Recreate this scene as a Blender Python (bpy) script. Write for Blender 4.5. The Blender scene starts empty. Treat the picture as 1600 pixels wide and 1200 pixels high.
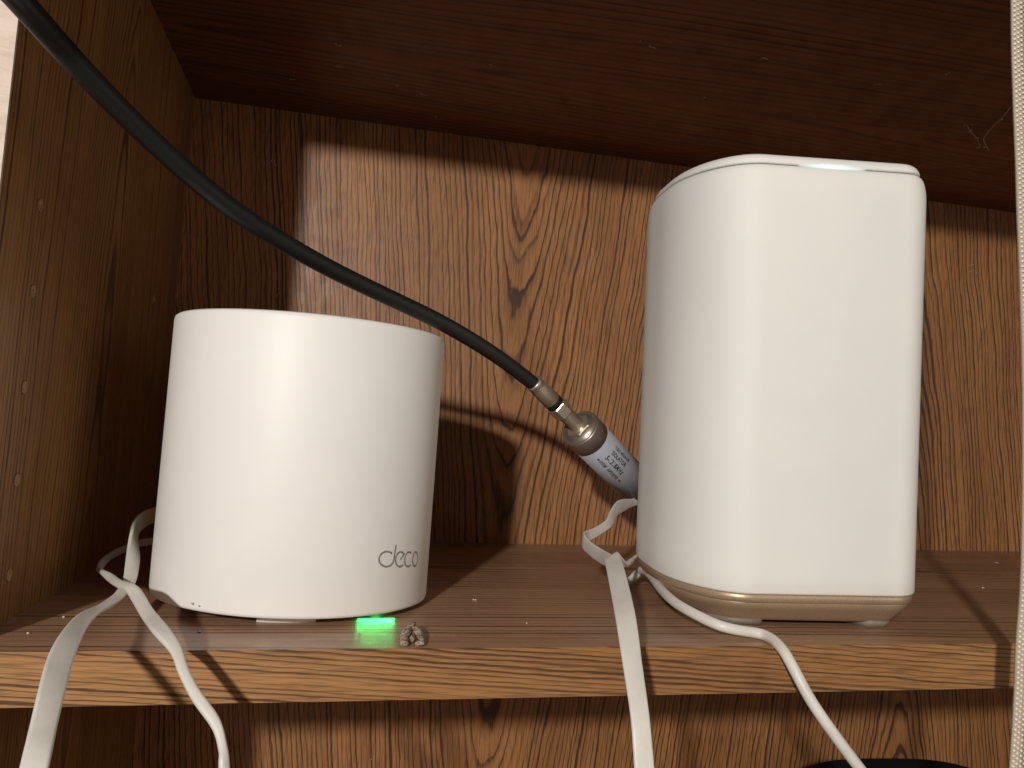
import bpy, bmesh, math, random
from mathutils import Vector, Matrix
random.seed(7)
S = bpy.context.scene
C = S.collection
# ---------------------------------------------------------------- measured data (metres, world space)
COAX = [[-0.07631, -0.065, 0.17708], [-0.0737, -0.045, 0.17626], [-0.06325, -0.025, 0.16735], [-0.0513, -0.005, 0.15881], [-0.03849, 0.01, 0.1506], [-0.02678, 0.025, 0.14474], [-0.01115, 0.04, 0.1387], [0.00765, 0.055, 0.13271], [0.02858, 0.07, 0.12728], [0.0518, 0.085, 0.12125], [0.07073, 0.095, 0.1144], [0.08786, 0.105, 0.10703], [0.10679, 0.115, 0.09699]]
CONN = [[0.10679, 0.115, 0.09699], [0.13172, 0.128, 0.07958], [0.17986, 0.163, 0.04693]]
FLAT_LEFT = [[[-0.06362, 0.15, 0.02974], [-0.0648, 0.13, 0.0297], [-0.0657, 0.11, 0.02958], [-0.06646, 0.1, 0.02705], [-0.06546, 0.092, 0.02352], [-0.06431, 0.084, 0.01893], [-0.06285, 0.076, 0.01412], [-0.05979, 0.062, 0.00879], [-0.05842, 0.05, 0.00776], [-0.0574, 0.038, 0.00742], [-0.05704, 0.02, 0.00809], [-0.05571, -0.005, 0.01105], [-0.05278, -0.03, 0.01128], [-0.0507, -0.045, 0.00952], [-0.04797, -0.058, 0.00659], [-0.0454, -0.07, 0.00136], [-0.04348, -0.08, -0.00447], [-0.0422, -0.09, -0.01665]], [[-0.06291, 0.15, 0.02184], [-0.0647, 0.13, 0.02246], [-0.0638, 0.11, 0.02308], [-0.06486, 0.102, 0.021], [-0.06319, 0.094, 0.01787], [-0.05903, 0.082, 0.01385], [-0.05561, 0.066, 0.00967], [-0.05448, 0.056, 0.0084], [-0.05407, 0.044, 0.00724], [-0.05366, 0.03, 0.00718], [-0.05416, 0.014, 0.00739], [-0.0516, -0.008, 0.00846], [-0.04759, -0.03, 0.00884], [-0.04492, -0.045, 0.00676], [-0.04261, -0.056, 0.00411], [-0.04046, -0.067, 0.00035], [-0.03762, -0.08, -0.00451], [-0.03671, -0.09, -0.01679]]]
FLAT_LEFT2 = [[[-0.06029, 0.14, 0.01531], [-0.06567, 0.135, 0.01512], [-0.07056, 0.13, 0.01468], [-0.07391, 0.122, 0.01333], [-0.07673, 0.112, 0.01184], [-0.07794, 0.1, 0.01035], [-0.07621, 0.088, 0.00894], [-0.07064, 0.075, 0.01027], [-0.06408, 0.062, 0.01148], [-0.05533, 0.042, 0.0125], [-0.0479, 0.03, 0.01338], [-0.04327, 0.022, 0.01185], [-0.03826, 0.012, 0.00948], [-0.029, -0.006, 0.00704], [-0.02396, -0.015, 0.00448], [-0.02059, -0.022, 0.00077], [-0.01621, -0.027, -0.00392], [-0.01016, -0.031, -0.00957], [-0.00729, -0.034, -0.01453], [-0.00527, -0.037, -0.02152], [-0.00244, -0.04, -0.04015]], [[-0.05997, 0.14, 0.01177], [-0.06618, 0.135, 0.01159], [-0.07025, 0.13, 0.01124], [-0.07413, 0.122, 0.00995], [-0.07642, 0.112, 0.00858], [-0.07551, 0.1, 0.00833], [-0.0734, 0.086, 0.00784], [-0.06946, 0.073, 0.00845], [-0.0639, 0.058, 0.00889], [-0.05653, 0.04, 0.01037], [-0.0514, 0.03, 0.01133], [-0.04705, 0.022, 0.00943], [-0.04062, 0.008, 0.00726], [-0.03362, -0.008, 0.00646], [-0.02663, -0.017, 0.00312], [-0.02286, -0.024, -0.00048], [-0.01765, -0.029, -0.00663], [-0.01127, -0.033, -0.01267], [-0.00873, -0.036, -0.01752], [-0.00784, -0.039, -0.02072], [-0.00548, -0.042, -0.03913]]]
CORD = [[0.15011, 0.10587, 0.00618], [0.15316, 0.10928, 0.00626], [0.15677, 0.1106, 0.00736], [0.15899, 0.1092, 0.01043], [0.16064, 0.10708, 0.01327], [0.15995, 0.09746, 0.01425], [0.15669, 0.08043, 0.01416], [0.15155, 0.05617, 0.01322], [0.14903, 0.03523, 0.01215], [0.15218, 0.02085, 0.01044], [0.15701, 0.01174, 0.00887], [0.16509, 0.01015, 0.0076], [0.17306, 0.0084, 0.00682], [0.17287, -0.004, 0.00539], [0.17455, -0.011, -0.00096], [0.17806, -0.015, -0.00888], [0.1842, -0.018, -0.01772], [0.19456, -0.02, -0.03013], [0.21335, -0.02, -0.05055]]
RIB_BACK = [[[0.18109, 0.16, 0.04513], [0.16955, 0.15, 0.0443], [0.15876, 0.14, 0.0439], [0.15163, 0.13, 0.03986], [0.14577, 0.12, 0.03487], [0.13614, 0.11, 0.03154], [0.1295, 0.1, 0.03094], [0.12862, 0.088, 0.02836], [0.12946, 0.072, 0.02695], [0.12916, 0.055, 0.02674], [0.13061, 0.045, 0.02424]], [[0.1813, 0.16, 0.04166], [0.16982, 0.15, 0.0399], [0.16158, 0.14, 0.03776], [0.15459, 0.13, 0.03582], [0.14894, 0.12, 0.03158], [0.13955, 0.11, 0.02806], [0.12931, 0.1, 0.02445], [0.12931, 0.09, 0.0221], [0.13022, 0.075, 0.0205], [0.1289, 0.06, 0.02123], [0.13064, 0.05, 0.02036]]]
RIB_FRONT = [[[0.15418, 0.095, 0.02238], [0.14266, 0.075, 0.02209], [0.13387, 0.06, 0.02195], [0.12663, 0.049, 0.02319], [0.12063, 0.04, 0.02665], [0.11805, 0.03, 0.02618], [0.11343, 0.01, 0.02227], [0.10804, -0.015, 0.01544], [0.10599, -0.03, 0.00533], [0.10571, -0.04, -0.00657], [0.10595, -0.045, -0.02003], [0.10659, -0.05, -0.03794]], [[0.15335, 0.095, 0.02058], [0.14601, 0.08, 0.01976], [0.14061, 0.068, 0.02092], [0.13482, 0.055, 0.02436], [0.12686, 0.042, 0.02984], [0.12492, 0.032, 0.02854], [0.11993, 0.01, 0.02473], [0.11491, -0.015, 0.01665], [0.11233, -0.03, 0.00543], [0.1116, -0.04, -0.00654], [0.1121, -0.045, -0.02008], [0.11335, -0.05, -0.0381]]]
CURTAIN = [[0.23449, -0.03, 0.25087], [0.23567, -0.03, 0.22314], [0.23719, -0.03, 0.20034], [0.23896, -0.03, 0.17777], [0.23998, -0.03, 0.16205], [0.24173, -0.03, 0.13978], [0.24367, -0.03, 0.11106], [0.2449, -0.03, 0.08042], [0.24548, -0.03, 0.05444], [0.24542, -0.03, 0.03299], [0.2443, -0.03, 0.01384], [0.24411, -0.03, -0.003], [0.24314, -0.03, -0.02593], [0.24236, -0.03, -0.04653]]
LOGO = [-0.944, -0.508, 0.02406, 0.02197, 0.0197, 0.02603]
SCUFF = [[-2.1858, 0.00585], [-2.132, 0.00559]]
FOOT = [[-0.00796, 0.0457, -0.00022], [0.01274, 0.04346, 0.00035]]
MOTH = [[0.04525, 0.01151, 0.00126], [0.0461, 0.02319, 0.00128], [0.04105, 0.00243, 0.00114], [0.04835, 0.0022, 0.00135]]
GREEN = [[0.03729, 0.04326, 0.00104], [0.0359, 0.00835, 0.001]]
HOLES = [[-0.0915, 0.0327, 0.14075], [-0.0915, 0.03408, 0.11089], [-0.0915, 0.0358, 0.07787], [-0.0915, 0.03778, 0.04604], [-0.0915, 0.03999, 0.01333], [-0.0915, 0.20504, 0.13446]]
LINT_BACK = [[-0.04246, 0.26133, 0.23671], [-0.03947, 0.26133, 0.23379], [-0.02485, 0.26133, 0.21414], [-0.03083, 0.26133, 0.154], [0.10268, 0.26133, 0.26377], [0.10421, 0.26133, 0.26048], [0.46406, 0.26133, 0.22434], [0.46156, 0.26133, 0.21828], [0.46758, 0.26133, 0.21747], [0.47972, 0.26133, 0.2616], [0.47605, 0.26133, 0.25628], [0.4506, 0.26133, 0.25088], [0.46002, 0.26133, 0.24567], [0.0585, 0.26133, 0.27071], [-0.08901, 0.26133, 0.24072]]
LINT_CEIL = [[-0.00371, 0.15384, 0.26893], [-0.00212, 0.15695, 0.26892], [-0.02669, 0.19756, 0.26901], [-0.02992, 0.20925, 0.26902], [-0.00243, 0.18204, 0.26892], [0.0766, 0.15188, 0.26863], [0.02979, 0.1944, 0.2688], [0.04514, 0.20256, 0.26875], [0.14236, 0.10052, 0.26839], [0.14853, 0.10387, 0.26837], [0.05583, 0.234, 0.26871], [0.13429, 0.18816, 0.26842], [0.20805, 0.09701, 0.26815], [0.2733, 0.10421, 0.2679], [0.1976, 0.14982, 0.26818], [0.29666, 0.0837, 0.26782]]
WEB = [[0.34863, 0.13002, 0.26643], [0.35697, 0.13805, 0.2664], [0.36622, 0.14399, 0.26636], [0.37878, 0.15574, 0.26632], [0.38677, 0.15831, 0.26629], [0.37253, 0.14583, 0.26634], [0.36759, 0.13805, 0.26636], [0.36236, 0.12664, 0.26638], [0.35898, 0.11806, 0.26639], [0.35479, 0.10831, 0.2664], [0.35081, 0.10075, 0.26642]]
SPECK = [[-0.02559, 0.0246, -0.00071], [-0.02512, 0.02549, -0.0007], [0.07701, 0.07912, 0.00214], [-0.07871, 0.02391, -0.00219], [0.3543, 0.11425, 0.00986], [0.44055, 0.20305, 0.01226], [0.09, 0.03535, 0.00251], [-0.07459, 0.04717, -0.00208], [0.02764, 0.02171, 0.00077]]
LOW_LINT = [[0.00977, 0.26133, -0.10235], [0.01875, 0.26133, -0.10346], [0.04934, 0.26133, -0.13375], [0.28863, 0.26133, -0.10953], [0.30104, 0.26133, -0.10479], [0.40443, 0.26133, -0.1184], [-0.09989, 0.26133, -0.13189], [-0.11375, 0.26133, -0.10793]]
CASE = [[0.27053, 0.16, -0.10032], [0.3316, 0.19, -0.10188], [0.39753, 0.19, -0.10323], [0.42486, 0.16, -0.09767]]
F_D = 0.26213
F_H = 0.26971
F_t = 0.01597
F_xL = -0.0915
F_hs = -0.00369
F_ws = 0.0
F_gs = 0.02783
F_cx = 0.0012
F_cy = 0.08375
F_h = 0.10885
F_Lx = -0.36446
F_Ly = -1.00022
F_Lz = 0.35461
BX0 = -0.025499999999999995
TXT_POS = 0.34
TXT_SGN = -1
CAM_LOC = [0.01905, -0.27595, 0.07165]
CAM_AXES = [[0.979221, -0.191043, 0.068029], [-0.079208, -0.051493, 0.995527], [-0.186686, -0.98023, -0.065555]]
LENS = 29.2673
# ---------------------------------------------------------------- camera
cd = bpy.data.cameras.new('camera'); cam = bpy.data.objects.new('camera', cd); C.objects.link(cam)
cd.lens = LENS; cd.sensor_width = 36; cd.clip_start = .01; cd.clip_end = 50
mx = Matrix(CAM_AXES).transposed().to_4x4(); mx.translation = Vector(CAM_LOC); cam.matrix_world = mx
S.camera = cam
# ---------------------------------------------------------------- room light and added fill
w = bpy.data.worlds.new('World'); S.world = w; w.use_nodes = True
bg = w.node_tree.nodes['Background']; bg.inputs[0].default_value = (1, .84, .70, 1); bg.inputs[1].default_value = .09
def lamp(name, kind, loc, power, col, **kw):
    l = bpy.data.lights.new(name, kind); l.energy = power; l.color = col
    for k, v in kw.items(): setattr(l, k, v)
    o = bpy.data.objects.new(name, l); o.location = loc; C.objects.link(o); return o
lamp('room_lamp', 'POINT', (F_Lx, F_Ly, F_Lz), 46, (1, .945, .875), shadow_soft_size=.024)
fl = lamp('fill_lamp', 'AREA', (.95, -1.1, .25), 2.0, (1, .86, .70), size=.5)  # soft fill, added to lift the router's right side and the left panel
fl.rotation_euler = (Vector((0, .1, .1))-fl.location).to_track_quat('-Z', 'Y').to_euler()
S.view_settings.view_transform = 'Standard'; S.view_settings.look = 'None'
S.view_settings.exposure = 0; S.view_settings.gamma = 1
S.cycles.max_bounces = 8

# ---------------------------------------------------------------- object helpers
def empty(name, loc=(0, 0, 0), label=None, cat=None, group=None):
    o = bpy.data.objects.new(name, None); o.empty_display_size = .02; o.location = loc; C.objects.link(o)
    if label: o['label'] = label
    if cat: o['category'] = cat
    if group: o['group'] = group
    return o
def obj(name, bm, mat, parent=None, smooth=True, label=None, kind=None, recalc=True):
    if recalc: bmesh.ops.recalc_face_normals(bm, faces=bm.faces)
    me = bpy.data.meshes.new(name); bm.to_mesh(me); bm.free()
    me.materials.append(mat)
    for p in me.polygons: p.use_smooth = smooth
    o = bpy.data.objects.new(name, me); C.objects.link(o)
    if parent:
        o.parent = parent; o.matrix_parent_inverse = Matrix.Translation(-parent.location) if parent.type == 'EMPTY' else Matrix()
    if label: o['label'] = label
    if kind: o['kind'] = kind
    return o
def tag(o, label, cat, group=None):
    o['label'] = label; o['category'] = cat
    if group: o['group'] = group
def catmull(P, n=8, closed=False):
    P = [Vector(p) for p in P]; out = []
    m = len(P)
    for i in range(m - 1):
        p0 = P[i-1] if i else P[0]*2 - P[1]; p1 = P[i]; p2 = P[i+1]; p3 = P[i+2] if i + 2 < m else P[-1]*2 - P[-2]
        for k in range(n):
            t = k / n
            out.append(.5*((2*p1) + (p2-p0)*t + (2*p0-5*p1+4*p2-p3)*t*t + (3*p1-p0-3*p2+p3)*t**3))
    out.append(P[-1]); return out
def smooth_line(P, it=2):
    P = [p.copy() for p in P]
    for _ in range(it):
        Q = [p.copy() for p in P]
        for i in range(1, len(P)-1): Q[i] = (P[i-1] + P[i]*2 + P[i+1]) / 4
        P = Q
    return P
def skin(bm, rings, cap=True):
    R = [[bm.verts.new(p) for p in r] for r in rings]; n = len(R[0])
    for a, b in zip(R, R[1:]):
        for i in range(n): bm.faces.new((a[i], a[(i+1) % n], b[(i+1) % n], b[i]))
    if cap: bm.faces.new(R[0][::-1]); bm.faces.new(R[-1])
    return R
def tube(bm, pts, rad, seg=12, cap=True):
    pts = [Vector(p) for p in pts]; rings = []; up = None
    for i, p in enumerate(pts):
        d = (pts[min(i+1, len(pts)-1)] - pts[max(i-1, 0)]).normalized()
        if up is None: up = d.orthogonal().normalized()
        up = (up - d*up.dot(d)).normalized(); s = d.cross(up)
        r = rad[i] if isinstance(rad, (list, tuple)) else rad
        rings.append([p + (up*math.cos(a) + s*math.sin(a))*r for a in (2*math.pi*k/seg for k in range(seg))])
    skin(bm, rings, cap)
def ribbon(bm, A, B, th, n=10, bulge=1.0):
    """flat cable lying between two edge lines, with rounded edges of thickness th"""
    A = smooth_line(catmull(A, n), 5); B = smooth_line(catmull(B, n), 5); rings = []; last = None
    for i in range(len(A)):
        a, b = A[i], B[i]; w_ = b - a
        j0, j1 = max(i-1, 0), min(i+1, len(A)-1)
        t = ((A[j1]+B[j1]) - (A[j0]+B[j0])).normalized()
        nn = t.cross(w_)
        if nn.length < 1e-9: nn = last.copy()
        nn.normalize()
        if last is not None and nn.dot(last) < 0: nn = -nn
        last = nn; h = th/2; wl = w_.length; wd = w_.normalized(); e = min(h, wl*.3)
        prof = [(0, 0), (.3, .75), (1, 1)]
        ring = [a + wd*(e*u) + nn*(h*v) for u, v in prof] + [b - wd*(e*u) + nn*(h*v) for u, v in prof[::-1]]
        ring += [b - wd*(e*u) - nn*(h*v) for u, v in prof[1:]] + [a + wd*(e*u) - nn*(h*v) for u, v in prof[:0:-1]]
        rings.append(ring)
    skin(bm, rings)
def hexa(bm, P):
    v = [bm.verts.new(p) for p in P]
    for f in ((0,1,2,3),(7,6,5,4),(0,4,5,1),(1,5,6,2),(2,6,7,3),(3,7,4,0)): bm.faces.new([v[i] for i in f])
def box(bm, x0, x1, y0, y1, z0, z1, bev=0):
    hexa(bm, [(x0,y0,z0),(x1,y0,z0),(x1,y1,z0),(x0,y1,z0),(x0,y0,z1),(x1,y0,z1),(x1,y1,z1),(x0,y1,z1)])
    if bev: bmesh.ops.bevel(bm, geom=bm.edges[:], offset=bev, segments=2, affect='EDGES', profile=.6)
def lathe(bm, prof, seg=96, T=None, cap=True):
    T = T or Matrix()
    rings = [[T @ Vector((r*math.cos(2*math.pi*k/seg), r*math.sin(2*math.pi*k/seg), z)) for k in range(seg)] for r, z in prof]
    skin(bm, rings, cap)
def blob(bm, c, r, sx=1, sy=1, sz=1, sub=2, rot=None, jit=0):
    g = bmesh.ops.create_icosphere(bm, subdivisions=sub, radius=1)
    for v in g['verts']:
        k = 1 + random.uniform(-jit, jit)
        p = Vector((v.co.x*sx, v.co.y*sy, v.co.z*sz))*r*k
        v.co = (rot @ p if rot else p) + Vector(c)

# ---------------------------------------------------------------- node helpers
class G:
    def __init__(s, m): s.t = m.node_tree; s.n = s.t.nodes; s.l = s.t.links
    def set(s, sock, v):
        if isinstance(v, bpy.types.NodeSocket): s.l.new(v, sock)
        elif v is not None: sock.default_value = v
    def m(s, op, a, b=None, c=None, clamp=False):
        x = s.n.new('ShaderNodeMath'); x.operation = op; x.use_clamp = clamp
        for i, v in enumerate((a, b, c)): s.set(x.inputs[i], v)
        return x.outputs[0]
    def comb(s, x, y, z):
        c = s.n.new('ShaderNodeCombineXYZ')
        for i, v in enumerate((x, y, z)): s.set(c.inputs[i], v)
        return c.outputs[0]
    def noise(s, v, scale=1, detail=2, rough=.5, dist=0):
        x = s.n.new('ShaderNodeTexNoise'); s.set(x.inputs['Vector'], v); x.inputs['Scale'].default_value = scale
        x.inputs['Detail'].default_value = detail; x.inputs['Roughness'].default_value = rough; x.inputs['Distortion'].default_value = dist
        return x.outputs['Fac']
    def ramp(s, f, stops, interp='LINEAR'):
        x = s.n.new('ShaderNodeValToRGB'); s.set(x.inputs[0], f); r = x.color_ramp; r.interpolation = interp
        while len(r.elements) < len(stops): r.elements.new(.5)
        for e, (p, c) in zip(r.elements, stops): e.position = p; e.color = (*c, 1) if len(c) == 3 else c
        return x.outputs[0]
    def mix(s, f, a, b, mode='MIX'):
        x = s.n.new('ShaderNodeMix'); x.data_type = 'RGBA'; x.blend_type = mode
        s.set(x.inputs[0], f)
        for i, v in ((6, a), (7, b)):
            if isinstance(v, tuple) and len(v) == 3: v = (*v, 1)
            s.set(x.inputs[i], v)
        return x.outputs[2]
    def mapr(s, v, a, b, c, d):
        x = s.n.new('ShaderNodeMapRange'); s.set(x.inputs[0], v)
        for i, k in enumerate((a, b, c, d)): x.inputs[i+1].default_value = k
        return x.outputs[0]
    def xyz(s):
        tc = s.n.new('ShaderNodeTexCoord'); sp = s.n.new('ShaderNodeSeparateXYZ'); s.l.new(tc.outputs['Object'], sp.inputs[0])
        return sp.outputs, tc.outputs['Object']
    def bump(s, h, strength, dist):
        b = s.n.new('ShaderNodeBump'); s.set(b.inputs['Height'], h); b.inputs['Strength'].default_value = strength; b.inputs['Distance'].default_value = dist
        return b.outputs[0]
def pbr(name, col=(.8,.8,.8), rough=.5, metal=0, spec=.5, **kw):
    m = bpy.data.materials.new(name); m.use_nodes = True; b = m.node_tree.nodes['Principled BSDF']
    b.inputs['Base Color'].default_value = (*col, 1); b.inputs['Roughness'].default_value = rough
    b.inputs['Metallic'].default_value = metal; b.inputs['Specular IOR Level'].default_value = spec
    for k, v in kw.items(): b.inputs[k.replace('_', ' ')].default_value = v
    return m, G(m), b

def wood(name, u, v, L=.148, u0=0, spacing=.0035, slope=.10, seed=0.0, light=(.45,.210,.078), mid=(.305,.132,.047), dark=(.043,.020,.011),
         rough=.42, line=1.0, warp=1.0, spec=.4, bumpk=.10, wob=1.0, vk=1.0, port=.34, w1=1.0):
    """printed oak laminate: contours of a folded field give straight grain and cathedral arches. u = across the grain, v = along it"""
    m, g, b = pbr(name, rough=rough, spec=spec)
    ax, ob = g.xyz(); ax = {'x': ax[0], 'y': ax[1], 'z': ax[2]}
    U, V0 = g.m('SUBTRACT', ax[u], u0), ax[v]; V = g.m('MULTIPLY', V0, vk)
    n1 = g.noise(g.comb(g.m('MULTIPLY', U, 9), g.m('MULTIPLY', V, 3.2), seed), 1, 2, .5)
    n2 = g.noise(g.comb(g.m('MULTIPLY', U, 45), g.m('MULTIPLY', V, 16), seed+3), 1, 2, .55)
    n3 = g.noise(g.comb(g.m('MULTIPLY', U, 260), g.m('MULTIPLY', V, 55), seed+7), 1, 2, .6)
    s = g.m('SINE', g.m('MULTIPLY', U, math.pi/L))
    tri = g.m('MULTIPLY', g.m('ARCSINE', g.m('MULTIPLY', s, .985)), L/math.pi)
    f = g.m('ADD', tri, g.m('MULTIPLY', V0, slope))
    f = g.m('ADD', f, g.m('MULTIPLY', g.m('SUBTRACT', n1, .5), .026*warp*w1))
    f = g.m('ADD', f, g.m('MULTIPLY', g.m('SUBTRACT', n2, .5), .0052*warp))
    f = g.m('ADD', f, g.m('MULTIPLY', g.m('SUBTRACT', n3, .5), .0011*wob))
    jit = g.noise(g.comb(g.m('MULTIPLY', f, 1.1/spacing), seed+31, g.m('MULTIPLY', V, .6)), 1, 2, .6)
    R = g.m('ADD', g.m('DIVIDE', f, spacing), g.m('MULTIPLY', jit, 1.3))
    fr = g.m('FRACT', R); idx = g.m('FLOOR', R)
    # each ring has its own weight
    rw = g.noise(g.comb(g.m('MULTIPLY', idx, 3.71), seed, g.m('MULTIPLY', V, 2.5)), 1, 1)
    prof = g.ramp(fr, [(0, (.02,)*3), (.42, (.03,)*3), (.66, (.30,)*3), (.78, (1,)*3), (.88, (.9,)*3), (1, (.02,)*3)])
    lw = g.m('MULTIPLY', prof, g.mapr(rw, .3, .62, .30, 1.15))
    # fine pores, short streaks along the grain
    p1 = g.noise(g.comb(g.m('MULTIPLY', U, 1500), g.m('MULTIPLY', V, 70), seed+1), 1, 2, .65)
    p2 = g.noise(g.comb(g.m('MULTIPLY', U, 700), g.m('MULTIPLY', V, 22), seed+5), 1, 3, .6)
    pore = g.mapr(p1, .48, .72, 0, 1); str_ = g.mapr(p2, .38, .66, 0, 1)
    lw = g.m('MULTIPLY', lw, g.mapr(p1, .25, .6, .7, 1.1)); lw = g.m('MULTIPLY', lw, line, clamp=True)
    big = g.noise(g.comb(g.m('MULTIPLY', U, 26), g.m('MULTIPLY', V, 5), seed+11), 1, 3, .6)
    base = g.mix(g.mapr(big, .35, .68, 0, 1), light, mid)
    base = g.mix(g.m('MULTIPLY', str_, .45), base, mid)
    base = g.mix(g.m('MULTIPLY', pore, port), base, dark)
    col = g.mix(g.m('MULTIPLY', lw, .9), base, dark)
    sm = g.noise(g.comb(g.m('MULTIPLY', U, 55), g.m('MULTIPLY', V, 18), seed+21), 1, 2, .6)
    col = g.mix(g.m('MULTIPLY', g.mapr(sm,   .62, .76, 0, .32), g.m('ADD', prof, .25)), col, (.085, .034, .026))
    g.l.new(col, b.inputs['Base Color'])
    rr = g.mapr(g.noise(ob, 60, 4, .7), .3, .7, rough-.08, rough+.14)
    g.l.new(rr, b.inputs['Roughness'])
    h = g.m('ADD', g.m('MULTIPLY', lw, -.5), g.m('MULTIPLY', p1, -.4))
    g.l.new(g.bump(h, bumpk, .0006), b.inputs['Normal'])
    return m

# ---------------------------------------------------------------- materials
M_back = wood('oak_back', 'x', 'z', u0=BX0, L=.295, seed=2.3, spacing=.0030, w1=.55, line=1.35, port=.6)
M_side = wood('oak_side', 'y', 'z', u0=.22, L=.19, seed=8.1, slope=.05, spacing=.0034, light=(.37,.195,.072), mid=(.25,.122,.044), line=1.1)
M_shelf = wood('oak_shelf', 'y', 'x', u0=.08, L=.17, seed=4.4, slope=.04, spacing=.0048, light=(.46,.275,.165), mid=(.34,.19,.112), dark=(.065,.033,.022), rough=.36, line=.85, spec=.5, wob=.6, vk=.45)
M_edge = wood('oak_edge', 'z', 'x', u0=.0, L=.2, seed=6.2, slope=.05, spacing=.0017, light=(.45,.230,.084), mid=(.31,.142,.050), dark=(.065,.030,.015), warp=.22, wob=1.5, line=1.2, vk=.8, w1=.25, port=.6)
M_top = wood('oak_upper_shaded', 'y', 'x', u0=.085, L=.15, seed=12.9, slope=.035, spacing=.0052, light=(.21,.078,.034), mid=(.155,.053,.023), dark=(.050,.017,.009), line=1.1, vk=.5)  # wood darkened so the shade on the unlit underside is in its colour

m, g, b = pbr('white_satin_plastic', (.80,.785,.765), .48, spec=.45); M_deco = m
ax, ob = g.xyz()
fn = g.noise(ob, 2600, 2, .6)
g.l.new(g.bump(fn, .10, .0002), b.inputs['Normal'])
g.l.new(g.mix(g.mapr(g.noise(ob, 30, 3, .6), .3, .7, 0, 1), (.85,.835,.815), (.82,.805,.785)), b.inputs['Base Color'])
m, g, b = pbr('white_matt_plastic', (.80,.80,.765), .62, spec=.3); M_box = m
ax, ob = g.xyz()
sm = g.mapr(g.noise(ob, 24, 4, .6), .35, .75, 0, 1)
g.l.new(g.mix(sm, (.83,.83,.795), (.795,.795,.77)), b.inputs['Base Color'])
g.l.new(g.bump(g.noise(ob, 1800, 2, .6), .12, .0002), b.inputs['Normal'])
M_gap, _, _ = pbr('seam_grey', (.18,.175,.165), .7)
m, g, b = pbr('champagne_gold_paint', (.50,.385,.275), .42, metal=.55); M_gold = m
ax, ob = g.xyz()
g.l.new(g.mix(g.mapr(g.noise(ob, 2200, 2, .7), .35, .7, 0, 1), (.46,.335,.225), (.62,.47,.325)), b.inputs['Base Color'])
M_rubber, _, _ = pbr('grey_rubber_foot', (.19,.165,.135), .55)
M_under, _, _ = pbr('dark_underside', (.03,.03,.03), .7)
M_logo, _, _ = pbr('grey_print', (.26,.25,.245), .4)
M_scuff, _, _ = pbr('scuff_grey', (.25,.22,.2), .8)
m, g, b = pbr('black_rubber_jacket', (.012,.013,.012), .42, spec=.45); M_coax = m
ax, ob = g.xyz()
g.l.new(g.bump(g.noise(ob, 500, 3, .6), .25, .0003), b.inputs['Normal'])
m, g, b = pbr('nickel', (.62,.54,.43), .34, metal=.8); M_nickel = m
ax, ob = g.xyz()
g.l.new(g.mapr(g.noise(ob, 300, 3, .6), .3, .7, .22, .42), b.inputs['Roughness'])
M_cap, _, _ = pbr('brushed_nickel_cap', (.42,.35,.30), .36, metal=.8)
M_blackring, _, _ = pbr('black_ring', (.012,.012,.012), .4)
m, g, b = pbr('silver_blue_label', (.44,.47,.53), .38, metal=.15); M_label = m
M_ink, _, _ = pbr('black_ink', (.03,.03,.035), .5)
M_brass, _, _ = pbr('brass', (.45,.27,.12), .35, metal=1)
def cablemat(name, col, rough):
    m, g, b = pbr(name, col, rough, spec=.45); ax, ob = g.xyz()
    k = tuple(c*.86 for c in col)
    g.l.new(g.mix(g.mapr(g.noise(ob, 70, 4, .65), .35, .72, 0, 1), col, k), b.inputs['Base Color'])
    g.l.new(g.bump(g.noise(ob, 900, 3, .6), .15, .0002), b.inputs['Normal'])
    return m
M_flat = cablemat('flat_cable_white', (.72,.695,.64), .40)
M_cord = cablemat('cord_white', (.76,.735,.68), .42)
M_bead, _, _ = pbr('pearl_bead', (.82,.76,.66), .18, spec=.7)
m, g, b = pbr('cream_trim_fabric', (.50,.42,.33), .85); M_trim = m
ax, ob = g.xyz()
g.l.new(g.bump(g.noise(ob, 2500, 2, .6), .6, .0005), b.inputs['Normal'])
m, g, b = pbr('cream_edge', (.62,.50,.42), .6); M_cream = m
ax, ob = g.xyz()
st = g.noise(g.comb(g.m('MULTIPLY', ax[0], 90), g.m('MULTIPLY', ax[2], 300), 1.0), 1, 4, .65)
g.l.new(g.mix(g.mapr(st, .4, .75, 0, 1), (.66,.55,.47), (.50,.39,.32)), b.inputs['Base Color'])
m, g, b = pbr('black_fabric', (.010,.010,.012), .8, spec=.3); M_case = m
ax, ob = g.xyz()
g.l.new(g.bump(g.noise(ob, 1500, 2, .6), .5, .0005), b.inputs['Normal'])
M_plug, _, _ = pbr('worn_plug', (.36,.21,.10), .6)
M_lint, _, _ = pbr('pale_lint', (.62,.54,.46), .9)
M_moth, g, b = pbr('moth_brown', (.22,.15,.11), .8)
ax, ob = g.xyz()
g.l.new(g.ramp(g.noise(ob, 700, 3, .7), [(.35, (.05,.03,.02)), (.5, (.24,.16,.12)), (.68, (.50,.38,.30))]), b.inputs['Base Color'])
M_wing, g, b = pbr('moth_wing', (.35,.26,.2), .8)
ax, ob = g.xyz()
g.l.new(g.ramp(g.noise(ob, 900, 3, .7), [(.38, (.10,.06,.045)), (.5, (.34,.24,.18)), (.64, (.55,.43,.35))]), b.inputs['Base Color'])
def emit(name, col, s):
    m, g, b = pbr(name, col, .4); b.inputs['Emission Color'].default_value = (*col, 1); b.inputs['Emission Strength'].default_value = s; return m
M_green = emit('green_led', (.05, 1, .2), 6)
M_cyan = bpy.data.materials.new('cyan_light'); M_cyan.use_nodes = True
g = G(M_cyan); b = M_cyan.node_tree.nodes['Principled BSDF']; ax, ob = g.xyz()
b.inputs['Base Color'].default_value = (.75, .8, .8, 1)
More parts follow.
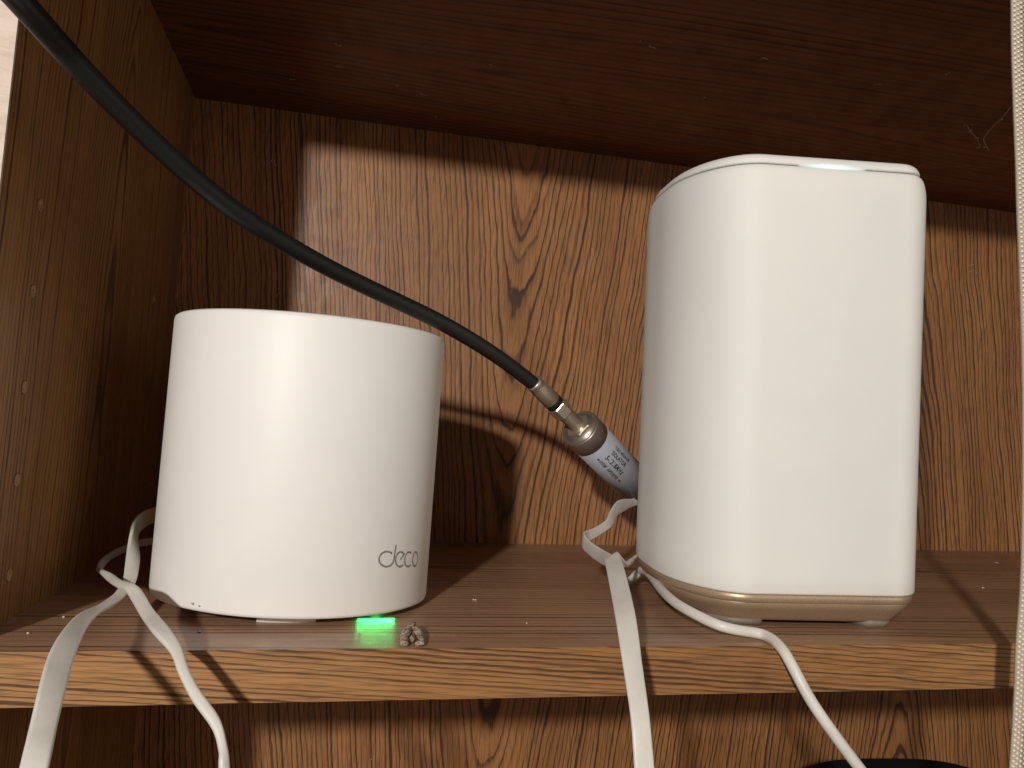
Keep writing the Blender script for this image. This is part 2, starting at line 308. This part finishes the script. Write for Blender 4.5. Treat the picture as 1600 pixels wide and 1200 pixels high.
b.inputs['Emission Color'].default_value = (.50, .88, 1, 1)
tc = g.n.new('ShaderNodeTexCoord'); sp = g.n.new('ShaderNodeSeparateXYZ'); g.l.new(tc.outputs['Generated'], sp.inputs[0])
e = g.m('SUBTRACT', 1, g.m('ABSOLUTE', g.m('SUBTRACT', g.m('MULTIPLY', sp.outputs[0], 2), 1)))
g.l.new(g.m('MULTIPLY', g.m('POWER', e, .8), .62), b.inputs['Emission Strength'])

# ---------------------------------------------------------------- bookcase
XR = .64; T = F_t; LOWZ = -.175; TOPZ = F_H + .016
fz = lambda x: F_gs*x
case = empty('bookcase', (F_xL, 0, LOWZ-.016), 'brown oak laminate bookcase whose shelves hold the white devices', 'bookcase')
def board(x0, x1, y0, y1, zf, t, mat, name, label=None, bev=.0006, n=1):
    bm = bmesh.new()
    xs = [x0, x1]
    P = []
    for z in (-t, 0):
        P += [(x0, y0, zf(x0)+z), (x1, y0, zf(x1)+z), (x1, y1, zf(x1)+z), (x0, y1, zf(x0)+z)]
    hexa(bm, P)
    if bev: bmesh.ops.bevel(bm, geom=bm.edges[:], offset=bev, segments=2, affect='EDGES')
    return obj(name, bm, mat, case, smooth=False, label=label)
wx = lambda z: F_xL + F_ws*z
def side(x_in, x_out, name, mat, sgn):
    bm = bmesh.new(); P = []
    for z in (LOWZ-.03, F_H+.05):
        a = x_in + F_ws*z; bx_ = x_out + F_ws*z
        P += [(min(a, bx_), .0012, z), (max(a, bx_), .0012, z), (max(a, bx_), F_D+.004, z), (min(a, bx_), F_D+.004, z)]
    hexa(bm, P); return obj(name, bm, mat, case, smooth=False)
sp_ = side(F_xL, F_xL-.018, 'side_panel', M_side, 1)
side(XR, XR+.018, 'side_panel', M_side, -1)
def strip(x_in, x_out):
    bm = bmesh.new(); P = []
    for z in (LOWZ-.03, F_H+.05):
        a = x_in + F_ws*z; bx_ = x_out + F_ws*z
        P += [(min(a, bx_), 0, z), (max(a, bx_), 0, z), (max(a, bx_), .0012, z), (min(a, bx_), .0012, z)]
    hexa(bm, P); return bm
obj('edge_strip', strip(F_xL, F_xL-.018), M_cream, sp_, smooth=False, label='pale cream front edge of the side panel')
bm = bmesh.new(); box(bm, F_xL-.003, XR+.003, F_D, F_D+.004, LOWZ-.03, F_H+.05); obj('back_panel', bm, M_back, case, smooth=False)
e0 = .0008
sh = board(F_xL-.001, XR+.002, .0010, F_D+.001, fz, T, M_shelf, 'shelf')
bm = bmesh.new(); P = []
for z in (-T-.0002, .0002):
    P += [(wx(0), 0, fz(wx(0))+z), (XR, 0, fz(XR)+z), (XR, .0012, fz(XR)+z), (wx(0), .0012, fz(wx(0))+z)]
hexa(bm, P); bmesh.ops.bevel(bm, geom=bm.edges[:], offset=.0003, segments=2, affect='EDGES')
obj('edge_band', bm, M_edge, sh, smooth=False, label='bright orange wood grain front edge of the shelf')
zt_ = lambda x: F_H + F_hs*x + T
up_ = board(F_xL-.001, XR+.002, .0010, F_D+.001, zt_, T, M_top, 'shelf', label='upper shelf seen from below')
bm = bmesh.new(); P = []
for z in (F_H-.0002, F_H+T+.0002):
    P += [(wx(F_H), 0, z+F_hs*F_xL), (XR, 0, z+F_hs*XR), (XR, .0012, z+F_hs*XR), (wx(F_H), .0012, z+F_hs*F_xL)]
hexa(bm, P); obj('edge_band', bm, M_edge, up_, smooth=False)
lz = lambda x: LOWZ
board(F_xL-.001, XR+.002, .0010, F_D+.001, lz, T, M_shelf, 'shelf', label='bottom shelf below the main one')
# shelf pin holes with their worn plugs
for k, p in enumerate(HOLES):
    bm = bmesh.new(); X = wx(p[2])
    T4 = Matrix.Translation((X, p[1], p[2])) @ Matrix.Rotation(math.pi/2, 4, 'Y')
    r = .0020
    lathe(bm, [(r*1.15, 0.0), (r*1.1, .00045), (r*.86, .0005), (r*.72, .00005), (.0002, -.0001)], 20, T4)
    for v in bm.verts: v.co += Vector((random.uniform(-1,1), random.uniform(-1,1), random.uniform(-1,1)))*.00012
    obj('pin_hole_plug', bm, M_plug, case)

# ---------------------------------------------------------------- short round router
R0 = .055; z0 = .0032; h = F_h
rt = empty('mesh_router', (F_cx, F_cy, fz(F_cx)), 'short white cylindrical wireless router with grey deco lettering and green light', 'router')
bm = bmesh.new(); rim = .0016
prof = [(R0-.006, z0), (R0-.0012, z0), (R0-.0003, z0+.0004), (R0, z0+.0014), (R0, z0+h-.0022), (R0-.0003, z0+h-.001), (R0-.0012, z0+h-.0003), (R0-.0024, z0+h-.0006), (R0-.003, z0+h-.0022), (.0005, z0+h-.0030)]
lathe(bm, prof, 160, Matrix.Translation((F_cx, F_cy, 0)))
obj('shell', bm, M_deco, rt)
bm = bmesh.new()
rings = [[Vector((F_cx+r*math.cos(a), F_cy+r*math.sin(a), z if z > .002 else fz(F_cx+r*math.cos(a))+.0001)) for a in (2*math.pi*k/64 for k in range(64))] for r, z in ((.040, 0), (.041, .0030), (.0415, .0034))]
skin(bm, rings); obj('base', bm, M_under, rt)
def curved_block(bm, a0, a1, r0, r1, z0_, z1_, n=10):
    rings = []
    for i in range(n+1):
        a = a0 + (a1-a0)*i/n; c, s = math.cos(a), math.sin(a)
        q = [(r0, z0_), (r1, z0_), (r1, z1_), (r0, z1_)]
        rings.append([Vector((F_cx+r*c, F_cy+r*s, z + (fz(F_cx+r*c) if z < .002 else 0))) for r, z in q])
    skin(bm, rings)
f0, f1 = Vector(FOOT[0]), Vector(FOOT[1])
aa = [math.atan2(f.y-F_cy, f.x-F_cx) for f in (f0, f1)]
for dk in (0, 2*math.pi/3, -2*math.pi/3):
    bm = bmesh.new(); am = (aa[0]+aa[1])/2 + dk
    curved_block(bm, am-.23, am+.23, .0385, .0458, .0001, .0034)
    obj('foot', bm, M_deco, rt)
# lettering: thin raised strokes that follow the curved shell
a0, a1, za, zb_, zlow, zhigh = LOGO
def L2(u, v, lift=.00012):
    """u 0..1 along the word, v in letter heights from the baseline"""
    a = a0 + (a1-a0)*u; zc = (za + (zb_-za)*u) + (v-.5)*.0056
    return Vector((F_cx+(R0+lift)*math.cos(a), F_cy+(R0+lift)*math.sin(a), zc))
def arc(cx, cy, rx, ry, d0, d1, n=22): return [(cx+rx*math.cos(math.radians(d0+(d1-d0)*i/n)), cy+ry*math.sin(math.radians(d0+(d1-d0)*i/n))) for i in range(n+1)]
strokes = [
    arc(.155, .5, .155, .5, 48, 300) + arc(.155, .5, .155, .5, 300, 352)[1:] + [(.318, .8), (.326, 1.1), (.335, 1.46)],
    [(.475, .48), (.515, .70), (.560, .88)] + arc(.465, .5, .115, .5, 55, 315),
    arc(.69, .5, .110, .5, 55, 312),
    arc(.905, .5, .090, .5, 0, 360),
]
def stroke_bm(line, wd=.00068):
    bm = bmesh.new(); n = len(line); pts = [L2(*p) for p in line]; closed = (Vector(pts[0])-Vector(pts[-1])).length < 1e-5
    rows = []
    for i, p in enumerate(pts):
        if closed and i in (0, n-1): d = pts[1] - pts[-2]
        else: d = pts[min(i+1, n-1)] - pts[max(i-1, 0)]
        rad = Vector((p.x-F_cx, p.y-F_cy, 0)).normalized(); s = d.normalized().cross(rad)*wd/2
        lo = rad*.00014
        rows.append([p+s, p+s-lo, p-s-lo, p-s])
    skin(bm, rows); return bm
for nm, st in zip(('letter',)*4, strokes): obj('letter', stroke_bm(st), M_logo, rt)
bm = bmesh.new()
for a, z in SCUFF:
    for k in range(3):
        b_ = a + random.uniform(-.012, .012); zz = z + random.uniform(-.0003, .0003)
        p = Vector((F_cx+(R0+.00002)*math.cos(b_), F_cy+(R0+.00002)*math.sin(b_), zz))
        blob(bm, p, .00045, 1.1, .2, .5, 1, Matrix.Rotation(b_+math.pi/2, 3, 'Z') @ Matrix.Rotation(.5, 3, 'Y'), .3)
obj('scuff', bm, M_scuff, rt)
gv = Vector(GREEN[0]); ga = math.atan2(gv.y-F_cy, gv.x-F_cx)
LP = Vector((F_cx+.0025+.0462*math.cos(ga), F_cy+.0462*math.sin(ga), z0-.0002))
bm = bmesh.new(); lathe(bm, [(.0018, .0004), (.0018, -.0001), (.0012, -.0004)], 20, Matrix.Translation(LP+Vector((0, .004, 0)))); obj('status_light', bm, M_green, rt)
gl = lamp('green_status_lamp', 'AREA', LP+Vector((0, -.0006, -.0002)), .00042, (.03, 1, .16), shape='RECTANGLE', size=.0135, size_y=.0012, spread=math.radians(58))
gl.rotation_euler = (-math.radians(90-7), 0, 0)
gl.parent = rt; gl.matrix_parent_inverse = Matrix.Translation(-rt.location)

# ---------------------------------------------------------------- tall gateway
G_ = dict(bx=.2024, by=.0765, a=.0494, b=.0555, yaw=-.0923, r1=.029, ry=.049, r2=.0135, zb=.0218, zt=.1937, tx=-.0373, ty=-.0414)
def outline(z, off=0., n=14, flat=False, tilt=True):
    d = G_; pts = []; a, b = d['a']+off, d['b']+off
    for k, (sx, sy) in enumerate([(1,1),(-1,1),(-1,-1),(1,-1)]):
        rx = max((d['r1'] if k in (1, 2) else d['r2'])+off, .001); ry = max((d['ry'] if k in (1, 2) else d['r2'])+off, .001)
        for i in range(n+1):
            t = math.pi/2*(k+i/n)
            pts.append((sx*(a-rx) + rx*math.cos(t), sy*(b-ry) + ry*math.sin(t)))
    cy, sy = math.cos(d['yaw']), math.sin(d['yaw']); out = []
    for px, py in pts:
        X = d['bx'] + px*cy - py*sy + d['tx']*z; Y = d['by'] + px*sy + py*cy + d['ty']*z
        Z = (z - d['tx']*(X-d['bx']) - d['ty']*(Y-d['by'])) if tilt else z
        if flat: Z = fz(X) + z - fz(d['bx'])
        out.append(Vector((X, Y, Z)))
    return out
gw = empty('gateway', (G_['bx'], G_['by'], fz(G_['bx'])), 'tall white rounded gateway tower with champagne gold base and cyan light', 'modem')
bm = bmesh.new(); zs = G_['zt']-.0052
rings = [outline(G_['zb'], -.0012), outline(G_['zb']+.0002, -.0004), outline(G_['zb']+.0010, 0)]
rings += [outline(G_['zb']+.001+(zs-G_['zb']-.011)*k/24, 0) for k in range(1, 25)] + [outline(zs-.0105+.0100*math.sin(u), -.0026*(1-math.cos(u))) for u in (math.pi/2*.82*k/9 for k in range(1, 10))] + [outline(zs-.0002, -.0026), outline(zs, -.0032), outline(zs, -.006)]
skin(bm, rings); obj('shell', bm, M_box, gw)
bm = bmesh.new(); skin(bm, [outline(zs-.0004, -.0040), outline(zs+.0010, -.0040)]); obj('seam', bm, M_gap, gw)
bm = bmesh.new(); zc = zs+.00045
skin(bm, [outline(zc, -.0050), outline(zc+.0001, -.0030), outline(zc+.0006, -.0026), outline(zc+.0018, -.0030), outline(zc+.0030, -.0038), outline(zc+.0040, -.0052), outline(zc+.0046, -.0070), outline(zc+.0050, -.0100), outline(zc+.0051, -.020)])
obj('top_cap', bm, M_box, gw)
# light strip set in the seam of the front face
o0 = outline(zs, -.00248, 14); front = [(p, i) for i, p in enumerate(o0) if 2*15 <= i < 4*15]
A = o0[2*15+14]; B = o0[3*15]
bm = bmesh.new(); rings = []
for i in range(25):
    t = i/24; u = .22 + .50*t; p = A.lerp(B, u); hgt = .0002 + .0010*math.sin(math.pi*t)**.6
    n_ = Vector((B.y-A.y, A.x-B.x, 0)).normalized()
    if n_.y > 0: n_ = -n_
    zc_ = Vector((0, 0, 1))
    q = p + n_*.00004 + zc_*.00035
    rings.append([q+zc_*hgt*.8, q+zc_*hgt*.8-n_*.0014, q-zc_*hgt*.6-n_*.0014, q-zc_*hgt*.6])
skin(bm, rings); obj('light_strip', bm, M_cyan, gw)
bm = bmesh.new(); zb = G_['zb']
skin(bm, [outline(zb+.0004, -.004), outline(zb-.0001, -.0012), outline(zb-.0004, -.0008), outline(zb-.0030, -.0010), outline(zb-.0034, -.0016)])
obj('gold_lip', bm, M_gold, gw)
bm = bmesh.new()
def baser(z, off, k):   # blend from the tilted rim to a foot plane level with the shelf
    A_ = outline(z, off); B_ = outline(z, off, flat=True); return [a.lerp(b, k) for a, b in zip(A_, B_)]
skin(bm, [baser(zb-.0030, -.0022, 0), baser(zb-.0040, -.0019, .05), baser(zb-.0075, -.0042, .4), baser(zb-.0120, -.0076, .9), baser(.0082, -.0088, 1), baser(.0076, -.011, 1)])
obj('base', bm, M_gold, gw)
# four feet in the corners, following the base outline
def foot_at(i0, i1, off=-.0086):
    rings = []
    top = outline(.0084, off, 14, True); bot = outline(.0063, off-.0012, 14, True); ti = outline(.0084, off-.012, 14, True); bi = outline(.0063, off-.012, 14, True)
    seq = [k % 60 for k in range(i0, i1)]
    for k in seq:
        b_ = bot[k].copy(); b_.z = fz(b_.x)+.0001; c_ = bi[k].copy(); c_.z = fz(c_.x)+.0001
        rings.append([top[k], b_, c_, ti[k]])
    return rings
for cnr in range(4):
    i0 = cnr*15-1; i1 = cnr*15+16
    top = foot_at(i0, i1)
    # lengthen the foot a little along both straight sides
    d0 = [(a-b)*1 for a, b in zip(top[0], top[1])]; d1 = [(a-b)*1 for a, b in zip(top[-1], top[-2])]
    def ext(r, q, L): 
        v = (r[1]-q[1]).normalized(); return [Vector((p.x+v.x*L, p.y+v.y*L, p.z if i in (0, 3) else fz(p.x+v.x*L)+.0001)) for i, p in enumerate(r)]
    rr = top[1:-1]
    bm = bmesh.new(); skin(bm, [ext(rr[0], rr[1], .006)] + rr + [ext(rr[-1], rr[-2], .006)])
    obj('foot', bm, M_rubber, gw)
bm = bmesh.new(); skin(bm, [baser(.0078, -.014, 1), baser(.0068, -.014, 1)]); obj('underside', bm, M_under, gw)

# ---------------------------------------------------------------- black coaxial cable and its connectors
bm = bmesh.new(); pts = smooth_line(catmull(COAX, 12), 10); tube(bm, pts, .00345, 24)
ck = obj('coaxial_cable', bm, M_coax); tag(ck, 'thick black coaxial cable sweeping down from the upper left corner', 'cable')
P0, P1, P2 = (Vector(p) for p in CONN)
def frame_(a, b):
    d = (b-a).normalized(); up = Vector((0, -1, .2)); x = up.cross(d).normalized(); y = d.cross(x)
    m = Matrix((x, y, d)).transposed().to_4x4(); m.translation = a; return m
Lc = (P1-P0).length; Fc = frame_(P0, P1)
cn = empty('cable_connector', P0, 'small nickel plug with hex nut ending the black cable', 'connector')
bm = bmesh.new(); lathe(bm, [(.0036, -.0045), (.0043, -.0042), (.0044, -.0030), (.0041, -.0026), (.0043, .0), (.0046, .0100), (.0042, .0104)], 40, Fc); obj('crimp_sleeve', bm, M_nickel, cn)
bm = bmesh.new(); lathe(bm, [(.0042, .0100), (.0045, .0104), (.0045, .0132), (.0042, .0136)], 40, Fc); obj('black_ring', bm, M_blackring, cn)
def hexrings(r, z0_, z1_, T, ch=.0004):
    bm = bmesh.new(); rings = []
    for z, k in ((z0_, r-ch), (z0_+ch, r), (z1_-ch, r), (z1_, r-ch)):
        rings.append([T @ Vector((k*math.cos(math.pi/3*i+.3), k*math.sin(math.pi/3*i+.3), z)) for i in range(6)])
    skin(bm, rings); return bm
obj('hex_nut', hexrings(.0052, .0134, .0206, Fc), M_nickel, cn, smooth=False)
bm = bmesh.new(); pr = [(.0038, .0200)]
z = .0206
while z < Lc-.0012: pr += [(.0040, z), (.0037, z+.0004)]; z += .0008
pr.append((.0034, Lc)); lathe(bm, pr, 32, Fc); obj('threaded_barrel', bm, M_nickel, cn)
iso = empty('isolator', P1, 'silver cylindrical signal isolator with printed label behind the tower', 'isolator')
Li = (P2-P1).length; Fi = frame_(P1, P2); RI = .0103
bm = bmesh.new(); lathe(bm, [(.0030, -.0002), (RI-.0022, -.0002), (RI-.0020, .0006), (RI-.0010, .0008), (RI-.0004, .0002), (RI, .0010), (RI+.0001, .0102), (RI-.0003, .0106)], 72, Fi); obj('end_cap', bm, M_cap, iso)
obj('hex_collar', hexrings(.0068, -.0022, .0002, Fi, .0003), M_nickel, iso, smooth=False)
bm = bmesh.new(); lathe(bm, [(RI-.0005, .0100), (RI-.0002, .0101), (RI-.0002, Li-.0110), (RI-.0006, Li-.0108)], 72, Fi); obj('body', bm, M_label, iso)
bm = bmesh.new(); lathe(bm, [(RI-.0006, Li-.0112), (RI-.0001, Li-.0108), (RI-.0003, Li-.003), (RI-.003, Li-.001), (.003, Li)], 72, Fi); obj('end_cap', bm, M_blackring, iso, label='dark rear end cap')
bm = bmesh.new(); lathe(bm, [(.0045, Li-.001), (.0046, Li+.006), (.003, Li+.0065), (.003, Li+.012)], 32, Fi); obj('rear_fitting', bm, M_brass, iso)
# print on the label, bent round the cylinder
to_cam = Fi.inverted().to_3x3() @ (Vector(CAM_LOC) - (P1+P2)/2); th_c = math.atan2(to_cam.y, to_cam.x)
def text_mesh(s, size, sx=1.0):
    cu = bpy.data.curves.new('t', 'FONT'); cu.body = s; cu.size = size; cu.align_x = 'CENTER'; cu.align_y = 'CENTER'; cu.offset = size*.034; cu.space_character = 1.12
    o = bpy.data.objects.new('t', cu); C.objects.link(o)
    dg = bpy.context.evaluated_depsgraph_get(); dg.update(); me = o.evaluated_get(dg).to_mesh()
    vs = [Vector((v.co.x*sx, v.co.y, 0)) for v in me.vertices]; fs = [tuple(p.vertices) for p in me.polygons]
    o.evaluated_get(dg).to_mesh_clear(); bpy.data.objects.remove(o); bpy.data.curves.remove(cu)
    return vs, fs
ZM = .0102 + (Li-.0102-.0110)*TXT_POS
def wrap(vs, fs, row, along=0., r=RI-.0002+.00006):
    bm = bmesh.new(); V_ = []
    for v in vs:
        th = th_c + TXT_SGN*(row + v.y)/r
        V_.append(bm.verts.new(Fi @ Vector((r*math.cos(th), r*math.sin(th), ZM + along + v.x))))
    for f in fs:
        try: bm.faces.new([V_[i] for i in f])
        except ValueError: pass
    return bm
rows = [('TGS/1-MX20-EFR', .0025, .0068, .0010), ('ISOLATOR', .0031, .0034, 0.0), ('5-1218MHz', .0037, -.0005, .0005), ('SYSTEM', .0025, -.0046, -.0048), ('SUBSCRIBER', .0025, -.0046, .0050)]
for s, sz, row, al in rows:
    vs, fs = text_mesh(s, sz, .86 if sz > .0025 else (.72 if s[0] == 'T' else .66)); obj('printed_word', wrap(vs, fs, row, al), M_ink, iso, smooth=False, recalc=False)
def arrow(al, sg):
    vs = [Vector((x*sg, y, 0)) for x, y in ((0, -.0003), (.0010, -.0003), (.0010, -.0008), (.0020, 0), (.0010, .0008), (.0010, .0003), (0, .0003))]
    obj('printed_arrow', wrap(vs, [tuple(range(7))], -.0045, al), M_ink, iso, smooth=False, recalc=False)
arrow(-.0084, -1); arrow(.0112, 1)

# ---------------------------------------------------------------- white cables
bm = bmesh.new(); ribbon(bm, FLAT_LEFT[0], FLAT_LEFT[1], .0016); o = obj('flat_cable', bm, M_flat)
tag(o, 'wide flat white network cable twisting from behind the round router to the lower left', 'cable', 'white cables over the shelf edge')
bm = bmesh.new(); ribbon(bm, FLAT_LEFT2[0], FLAT_LEFT2[1], .0020); o = obj('flat_cable', bm, M_flat)
tag(o, 'narrower pale cable crossing over another beside the round router and hanging down', 'cable', 'white cables over the shelf edge')
bm = bmesh.new(); ribbon(bm, RIB_BACK[0], RIB_BACK[1], .0013); o = obj('flat_cable', bm, M_flat)
tag(o, 'flat white cable kinked in a zigzag below the silver isolator', 'cable', 'white cables over the shelf edge')
bm = bmesh.new(); ribbon(bm, RIB_FRONT[0], RIB_FRONT[1], .0014); o = obj('flat_cable', bm, M_flat)
tag(o, 'flat white cable folded at the top and hanging straight between the two devices', 'cable', 'white cables over the shelf edge')
bm = bmesh.new(); tube(bm, smooth_line(catmull(CORD, 10), 14), .0019, 20); o = obj('power_cord', bm, M_cord)
tag(o, 'round white power cord curving along the gold base then over the shelf', 'cord', 'white cables over the shelf edge')

# ---------------------------------------------------------------- beaded curtain strips hanging in front at the right
def curtain(dx, dy, wdt, label):
    path = [Vector(p)+Vector((dx, dy, 0)) for p in catmull(CURTAIN, 10)]
    root = empty('beaded_trim', path[-1], label, 'curtain')
    bm = bmesh.new(); rings = []
    for p in path: rings.append([p, p+Vector((wdt, .0006, 0)), p+Vector((wdt, .0018, 0)), p+Vector((0, .0012, 0))])
    skin(bm, rings); obj('fabric_strip', bm, M_trim, root)
    vs, fs = [], []
    ico = bmesh.new(); bmesh.ops.create_icosphere(ico, subdivisions=1, radius=1); iv = [v.co.copy() for v in ico.verts]; ifc = [[v.index for v in f.verts] for f in ico.faces]; ico.free()
    zt_, zb_ = path[0].z, path[-1].z; n = int((zt_-zb_)/.00170); cols = int(wdt/.0014)
    j = 0
    for i in range(n):
        z = zt_ - (i+.5)*.00170
        while j < len(path)-2 and path[j+1].z > z: j += 1
        t = (path[j].z-z)/(path[j].z-path[j+1].z); q = path[j].lerp(path[j+1], t)
        for c in range(cols):
            r = .00052 if c else .00060
            o = q + Vector((.0005+c*.0014, -.0001, (c % 2)*.00085)); k = len(vs)
            vs += [v*r+o for v in iv]; fs += [[k+a for a in f] for f in ifc]
    me = bpy.data.meshes.new('beads'); me.from_pydata([tuple(v) for v in vs], [], fs); me.materials.append(M_bead)
    for p in me.polygons: p.use_smooth = True
    ob_ = bpy.data.objects.new('beads', me); C.objects.link(ob_); ob_.parent = root; ob_.matrix_parent_inverse = Matrix.Translation(-root.location); ob_['kind'] = 'stuff'
curtain(0, 0, .0062, 'cream beaded curtain trim hanging at the right edge of the shelf')

# ---------------------------------------------------------------- black rounded case on the bottom shelf
c0, c1, c2, c3 = (Vector(p) for p in CASE); xm = (c0.x+c3.x)/2; hw = (c3.x-c0.x)/2-.004; ztop = max(c1.z, c2.z)-.0030; xm += .002
bk = empty('black_case', (xm, .15, LOWZ), 'black rounded soft case low at the right under the shelf', 'case')
def sup(z, hx, hy, n=56, e=3.2):
    return [Vector((xm+hx*math.copysign(abs(math.cos(t))**(2/e), math.cos(t)), .15+hy*math.copysign(abs(math.sin(t))**(2/e), math.sin(t)), z)) for t in (2*math.pi*k/n for k in range(n))]
bm = bmesh.new(); H_ = ztop-LOWZ
skin(bm, [sup(LOWZ+.0001, hw-.004, .046), sup(LOWZ+.004, hw, .05), sup(LOWZ+H_*.55, hw, .05)]); obj('body', bm, M_case, bk)
bm = bmesh.new(); skin(bm, [sup(LOWZ+H_*.55+.001, hw-.001, .049), sup(LOWZ+H_*.56, hw, .05)] + [sup(ztop-.022+.022*math.sin(t), hw-.030*(1-math.cos(t)), .05-.018*(1-math.cos(t))) for t in (math.pi/2*k/10 for k in range(11))]); obj('lid', bm, M_case, bk)

# ---------------------------------------------------------------- dead moth, lint, cobweb
mc, mt, ml, mr = (Vector(p) for p in MOTH)
mo = empty('dead_moth', (mc.x, mc.y, fz(mc.x)), 'tiny dead brown moth on the shelf edge beside the green glow', 'moth')
bm = bmesh.new(); zf_ = Vector((0, 0, .0016))
tube(bm, [mt+zf_*.9, mt.lerp(mc, .35)+zf_*1.2, mc+zf_*1.2, mc.lerp((ml+mr)/2, .55)+zf_*.8], [.0006, .0014, .0015, .0005], 12)
blob(bm, mt+zf_+Vector((0, .0005, .0002)), .0011, sub=2, jit=.08); obj('body', bm, M_moth, mo)
for e in (ml, mr):
    s = 1 if e is mr else -1
    bm = bmesh.new(); rings = []
    for i in range(13):
        t = i/12; c = mt.lerp(mc, .3).lerp(e, t) + Vector((s*.0010*math.sin(math.pi*t), 0, .0030*(1-t)+.0011))
        ww = .0006 + .0024*math.sin(math.pi*min(1, t*.80+.15))
        a_ = Vector((s*.8, .45, -.30)).normalized(); th_ = .0004+.0006*math.sin(math.pi*t)
        rings.append([c+a_*ww*.55, c+Vector((0, 0, th_)), c-a_*ww, c-Vector((0, 0, th_*.5))])
    skin(bm, rings); obj('wing', bm, M_wing, mo)
    bm = bmesh.new(); blob(bm, e+Vector((-s*.0012, .0010, .0011)), .0013, 1.1, .75, .7, 2, None, .12); obj('wing_tip', bm, M_wing, mo)
for s in (-1, 1):
    bm = bmesh.new(); tube(bm, [mt+zf_, mt+Vector((s*.0012, .0016, .0018)), mt+Vector((s*.0022, .0020, .0012))], .00012, 6); obj('antenna', bm, M_moth, mo)
def squiggle(bm, p, n, L, r=.00010, nrm=Vector((0,-1,0))):
    q = Vector(p); d = Vector((random.uniform(-1,1), random.uniform(-1,1), random.uniform(-1,1))); d = (d - nrm*d.dot(nrm)).normalized(); pts = [q.copy()]
    for _ in range(n):
        d = (d + Vector((random.uniform(-.7,.7), random.uniform(-.7,.7), random.uniform(-.7,.7)))); d = (d - nrm*d.dot(nrm)*.9).normalized(); q = q + d*L/n; pts.append(q.copy())
    tube(bm, smooth_line(catmull(pts, 4), 1), r, 5)
def flecks(name, pts, nrm, dens, label):
    bm = bmesh.new()
    for i, p in enumerate(pts):
        p = Vector(p)
        if i % 3 != 2: squiggle(bm, p, 5, random.uniform(.002, .005), random.uniform(.00007, .00014), nrm)
        for k in range(random.randint(1, dens)):
            o_ = Vector((random.uniform(-1,1), random.uniform(-1,1), random.uniform(-1,1)))*.0012; o_ -= nrm*o_.dot(nrm)
            blob(bm, p+o_, random.uniform(.00018, .00045), 1, 1, .7, 1, None, .3)
    o = obj(name, bm, M_lint, None, kind='stuff'); tag(o, label, 'dust')
flecks('dust', LINT_BACK, Vector((0,-1,0)), 2, 'pale lint flecks caught on the back panel above the devices')
flecks('dust', LINT_CEIL, Vector((0,0,-1)), 2, 'pale lint flecks stuck to the underside of the upper shelf')
flecks('dust', LOW_LINT, Vector((0,-1,0)), 1, 'a few pale lint flecks on the back panel below the shelf')
bm = bmesh.new()
for p in SPECK:
    for k in range(random.randint(1, 2)): blob(bm, Vector(p)+Vector((random.uniform(-.0006,.0006), random.uniform(-.0006,.0006), .0003)), random.uniform(.00025, .0005), 1.2, 1, .7, 1, None, .3)
o = obj('crumbs', bm, M_lint, None, kind='stuff'); tag(o, 'tiny pale crumbs scattered on the shelf top', 'crumbs')
bm = bmesh.new(); W = [Vector(p) for p in WEB]
tube(bm, smooth_line(catmull(W[:4], 6), 2), .00016, 5); tube(bm, smooth_line(catmull([W[4], W[5], W[6], W[7], W[8], W[9], W[10]], 6), 2), [.00022]*37, 5)
for p in W[:4]+W[8:9]:
    for k in range(3): blob(bm, p+Vector((random.uniform(-.002,.002), random.uniform(-.002,.002), -.0002)), random.uniform(.0003, .0007), 1, 1, .6, 1, None, .3)
o = obj('cobweb', bm, M_lint); tag(o, 'dusty strand of cobweb under the upper shelf at the right', 'cobweb')
